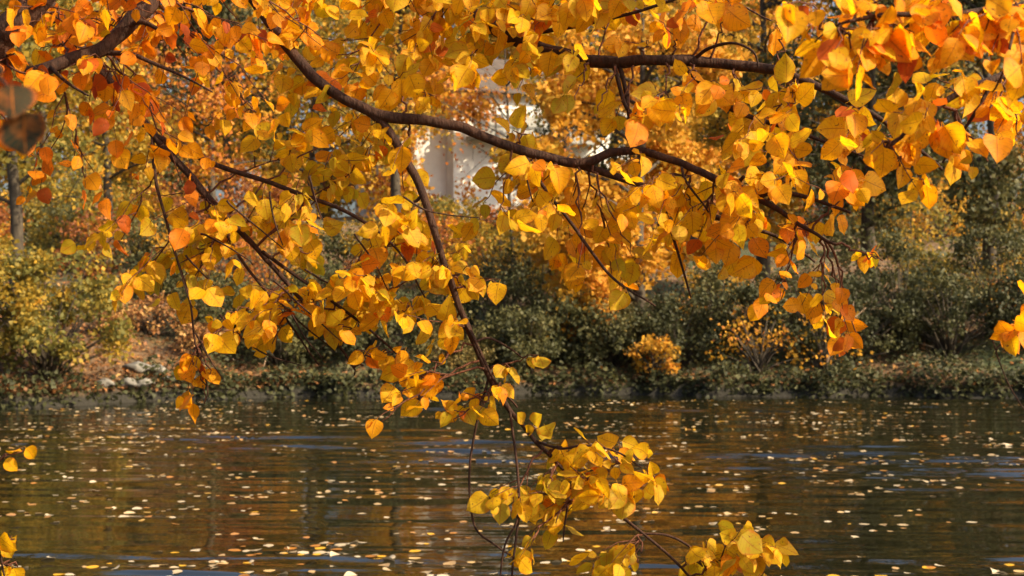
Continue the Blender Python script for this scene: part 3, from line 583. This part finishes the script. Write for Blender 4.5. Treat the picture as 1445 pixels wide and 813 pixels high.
# dark shrubs along the water
k = 0
SH = [(225, 36.5, 1.3, 2.0), (330, 34.6, 1.7, 2.6), (395, 33.4, 1.5, 2.4), (455, 35.2, 2.2, 2.8), (520, 33.6, 1.8, 2.5), (590, 35.6, 2.3, 2.7), (700, 35.0, 2.3, 2.8), (745, 33.6, 1.6, 2.4), (800, 34.4, 1.8, 2.6),
      (870, 34.2, 1.7, 2.4), (955, 34.0, 1.9, 2.6), (1010, 35.2, 2.5, 3.0), (1075, 33.8, 2.0, 2.8), (1140, 35.0, 2.8, 3.2), (1205, 33.9, 2.1, 2.8), (1270, 35.2, 3.0, 3.3), (1340, 34.0, 2.2, 3.0), (1410, 35.2, 3.0, 3.2), (1475, 34.0, 2.4, 3.0), (1540, 35, 2.8, 3.2)]
for (px, y, h, wd) in SH:
    t = (.35, .5, .25, .42)[k % 4]
    lab = ('dense dark green', 'olive flecked green', 'very dark green', 'loose mid green')[k % 4] + ' far shore shrub, ' + ORD[k] + ' right of the grey stones'
    shrub(px, y, h, wd, lab, clumps=40, per=105, size=.095, tint=t, tsd=.13, clr=.42); k += 1
for (px, y, h, wd, lab) in ((1070, 33.0, 1.5, 2.0, 'thin shrub dotted with small yellow leaves on the right shore'), (1165, 33.1, 1.6, 2.2, 'thin shrub with yellow orange leaves under the hanging leaf cluster'), (500, 38, 1.8, 2.4, 'brown leaved bush on the slope behind the green shrubs'), (255, 39, 1.6, 2.6, 'rust brown bush on the leaf strewn slope'), (380, 40, 2.2, 3, 'dull brown bush on the slope above the shore')):
    shrub(px, y, h, wd, lab, clumps=26, per=16, size=.10, tint=.55 if y < 35 else .85, tsd=.1, mat='far_gold', clr=.4)

k = 0
for i in range(64):
    y = rng.uniform(37, 78); px = rng.uniform(-60, 1510)
    if y > 55 and 560 < px < 800: continue
    lab = ('rust brown thicket bush under the trees on the slope', 'olive bush under the trees on the slope', 'dark green bush under the trees on the slope', 'yellow bush under the trees on the slope')[k % 4]
    shrub(px, y, rng.uniform(1.4, 3.2)*(y/48), rng.uniform(2.2, 3.6)*(y/48), lab, clumps=30, per=46, size=.13*y/45, tint=(.92, .12, .5, .42)[k % 4], tsd=.12, mat=('far_gold', 'far_gold', 'far_green', 'far_gold')[k % 4], clr=.6*y/48, group='bushes under the trees on the slope'); k += 1
# ivy, leaf litter (uncountable)
def scatter(n, xr, tr, size, tint, tsd, mat, name, lift=.03, up=1.5):
    p = []
    while len(p) < n:
        x = rng.uniform(*xr); t = tr[0]+(tr[1]-tr[0])*rng.uniform(0, 1)**1.6; y = shore(x)+t
        p.append((x, y, ground_z(x, y)+lift*rng.uniform(.2, 1)*(1 if lift < .1 else max(.15, .7+1.6*mnoise.noise(Vector((x*1.1, y*.8, 3)))+.8*mnoise.noise(Vector((x*4, y*2, 8)))))))
    p = np.array(p); N = len(p)
    me = leaf_mesh(name, p, rv(N)*np.array((1, 1, .4)), rv(N)*.7+np.array((0, -.3, up)), size*rng.uniform(.6, 1.3, N), rng.normal(tint, tsd, N), rng.uniform(.7, 1.2, N), tpl=RH)
    return link(name, me, MAT[mat])
tag(scatter(26000, (-26, 26), (.05, 26), .13, .5, .22, 'litter', 'leaf_litter'), 'brown and orange fallen leaves covering the far bank slope', 'leaf litter', None, 'stuff')
tag(scatter(22000, (-7.5, 26), (.0, 6), .11, .35, .16, 'far_green', 'ivy_cover', .22, .8), 'dark green ivy and grass covering the far bank', 'ground cover', None, 'stuff')
tag(scatter(11000, (-14, 26), (-.10, .25), .12, .25, .16, 'far_green', 'shore_grass', .42, .3), 'dark grass fringe overhanging the far waterline', 'grass', None, 'stuff')

tag(scatter(12000, (-16, -4.5), (.05, 9), .11, .55, .22, 'litter', 'leaf_drift'), 'rust and brown leaves lying thickly on the left shore slope', 'leaf litter', None, 'stuff')
for (px, y, h, wd, lab) in ((150, 33.6, .9, 1.6, 'low grey brown brushwood at the left waterline beside the yellow shrub'), (215, 34.2, 1.0, 1.8, 'low grey brown brushwood behind the stones'), (290, 33.4, .8, 1.5, 'low dark brushwood right of the stones')):
    shrub(px, y, h, wd, lab, clumps=44, per=26, size=.09, tint=.75, tsd=.2, mat='litter', clr=.3)
# stones by the water on the left
def rock_mesh(s):
    import bmesh
    bm = bmesh.new(); bmesh.ops.create_icosphere(bm, subdivisions=3, radius=1)
    for v in bm.verts:
        n_ = mnoise.noise(v.co*1.3+Vector((s*7, s, 0)))*.45+mnoise.noise(v.co*3.5+Vector((0, s*3, s)))*.15
        v.co *= 1+n_; v.co.z *= .62
    me = bpy.data.meshes.new('stone'); bm.to_mesh(me); bm.free(); me.materials.append(MAT['rock']); return me
RM = [rock_mesh(i) for i in range(4)]
for i, (px, t, sz) in enumerate(((165, .45, .28), (182, .9, .34), (203, .5, .30), (222, 1.0, .38), (240, .5, .24), (150, 1.1, .3), (258, .9, .26), (128, .3, .34), (108, .1, .3), (194, 1.5, .4), (275, .4, .18))):
    y = 32.0; x = (px-W/2)/F*y; y = shore(x)+t; x = (px-W/2)/F*y
    o = link('stone', RM[i % 4], None); o.location = (x, y, ground_z(x, y)+sz*.15); o.scale = (sz*.7, sz*.55, sz*.5); o.rotation_euler = (0, 0, i*1.7)
    tag(o, 'grey weathered stone among fallen leaves at the left of the far shore', 'stone', 'stones on the left far shore')

# dead pale twigs
def dead(pts, lab):
    T = Tubes(); c = wobble(spline([(*P(*q[:3]), q[3]) for q in pts], 6), .02, 1.5); T.add(c[:, :3], c[:, 3], 5)
    c0 = c[len(c)//2, :3]; T.add([c0, c0+np.array((.12, 0, .2)), c0+np.array((.16, .05, .42))], [.014, .01, .004], 4)
    me = T.mesh('dead_branch'); tag(link('dead_branch', me, MAT['dead']), lab, 'branch')
dead([(360, 560, 33.2, .03), (362, 535, 33.0, .025), (370, 522, 32.9, .018), (374, 508, 32.8, .008)], 'bare pale broken stick standing in front of the dark shore shrubs')
dead([(305, 545, 33.3, .02), (308, 505, 33.1, .018), (330, 508, 33.0, .014), (345, 525, 32.9, .006)], 'pale curved bare stick on the left shore above the isolated leaf pair')
dead([(1165, 520, 33.0, .03), (1185, 458, 32.7, .022), (1205, 448, 32.7, .016), (1222, 435, 32.7, .006)], 'pale bare branch leaning out of the right shore shrubs')

# ------------------------------------------------------------------ pale house on the hill
def boxmesh(name, boxes, mat, parent=None):
    v, f = [], []
    for (x0, x1, y0, y1, z0, z1) in boxes:
        k = len(v); v += [(x, y, z) for x in (x0, x1) for y in (y0, y1) for z in (z0, z1)]
        f += [(k, k+1, k+3, k+2), (k+4, k+6, k+7, k+5), (k, k+4, k+5, k+1), (k+2, k+3, k+7, k+6), (k, k+2, k+6, k+4), (k+1, k+5, k+7, k+3)]
    me = bpy.data.meshes.new(name); me.from_pydata(v, [], f)
    o = bpy.data.objects.new(name, me); C.objects.link(o); me.materials.append(mat)
    if parent is not None: o.parent = parent
    return o
HY = 84.0; hx = (640-W/2)/F*HY; hz = ground_z(hx, HY)-.4
house = thing('house', (hx, HY, hz), 'pale rendered house with brown roof glimpsed between the trees on the hill', 'house')
house.rotation_euler = (0, 0, math.radians(24))
boxmesh('wall', [(0, 13, 0, 9, 0, 8.2)], MAT['wall'], house)
boxmesh('side_wing', [(-3.6, -.003, 1.2, 8, 0, 7.0)], MAT['wall'], house)
bal = boxmesh('balcony', [(.8, 9.4, -1.2, -.003, 5.3, 5.5), (.8, 9.4, -1.2, -1.12, 5.503, 6.8)], MAT['greywall'], house)
boxmesh('railing', [(.8+i*1.42, .85+i*1.42, -1.26, -1.203, 5.3, 7.1) for i in range(7)] + [(.8, 9.4, -1.26, -1.203, 7.103, 7.15), (.8, 9.4, -1.3, -1.263, 6.1, 6.14)], MAT['frame'], bal)
for (x0, z0) in ((6.2, 1.2), (10.6, 1.2), (10.6, 5.4), (2.2, 5.4)):
    wn = boxmesh('window', [(x0, x0+.1, -.06, -.002, z0, z0+1.5), (x0+1.3, x0+1.4, -.06, -.002, z0, z0+1.5), (x0+.103, x0+1.297, -.06, -.002, z0, z0+.1), (x0+.103, x0+1.297, -.06, -.002, z0+1.4, z0+1.5)], MAT['frame'], house)
    boxmesh('pane', [(x0+.103, x0+1.297, -.03, -.002, z0+.103, z0+1.397)], MAT['glass'], wn)
me = bpy.data.meshes.new('roof')
me.from_pydata([(-.6, -.7, 8.203), (13.6, -.7, 8.203), (13.6, 9.7, 8.203), (-.6, 9.7, 8.203), (3.6, 4.5, 11.2), (9.4, 4.5, 11.2)], [], [(0, 1, 5, 4), (1, 2, 5), (2, 3, 4, 5), (3, 0, 4), (3, 2, 1, 0)])
o = bpy.data.objects.new('roof', me); C.objects.link(o); me.materials.append(MAT['roof']); o.parent = house
me = bpy.data.meshes.new('roof')
me.from_pydata([(-4.1, .8, 7.003), (-.003, .8, 7.003), (-.003, 8.4, 7.003), (-4.1, 8.4, 7.003), (-2.5, 4.6, 8.1), (-.003, 4.6, 8.1)], [], [(0, 1, 5, 4), (1, 2, 5), (2, 3, 4, 5), (3, 0, 4), (3, 2, 1, 0)])
o = bpy.data.objects.new('roof', me); C.objects.link(o); me.materials.append(MAT['roof']); o.parent = house

# ------------------------------------------------------------------ leaves floating on the lake
FM = []
for i in range(8):
    me = leaf_mesh('floating_leaf', np.zeros((1, 3)), np.array([(0, 1., 0)]), np.array([(0, 0, 1.)]), np.array([1.0]), np.array([(0, .3, .5, .6, .7, .8, .9, 1.0)[i]]), np.array([.85]), tpl=TPL7, curl=0.002, fold=.002, wave=0)
    me.materials.append(MAT['float']); FM.append(me)
pts = []
while len(pts) < 2900:
    y = 9.5+21.5*rng.uniform(0, 1)**.8; x = rng.uniform(-.40, .40)*y
    if mnoise.noise(Vector((x*.25, y*.45, 9))) + rng.uniform(-.35, .35) > 0.05 and y < shore(x)-.3:
        for k in range(1 + int(rng.exponential(1.1))): pts.append((x+k*rng.uniform(.05, .16), y+rng.normal(0, .025)))
pts.sort(key=lambda q: q[1])
near, rest = pts[:300], pts[300:]
for i, (x, y) in enumerate(near):
    o = bpy.data.objects.new('floating_leaf', FM[int(rng.integers(0, 8))]); C.objects.link(o)
    o.location = (x, y, float(wave(x, y))+.003); o.rotation_euler = (0, 0, rng.uniform(0, 6.28)); s = rng.uniform(.05, .14); o.scale = (s, s, s)
    tag(o, 'small pale or yellow leaf floating flat on the dark lake', 'leaf', 'leaves floating on the lake')
rp = np.array([(x, y, float(wave(x, y))+.003) for x, y in rest]); N = len(rp)
me = leaf_mesh('floating_leaves', rp, rv(N)*np.array((1, 1, .0)), rv(N)*.0005+np.array((0, 0, 1)), rng.uniform(.05, .12, N), rng.uniform(0, 1, N), rng.uniform(.7, 1, N), tpl=TPL4, curl=0.002, fold=.002, wave=0)
tag(link('floating_leaves', me, MAT['float']), 'distant specks of pale fallen leaves drifting on the lake', 'leaves', None, 'stuff')
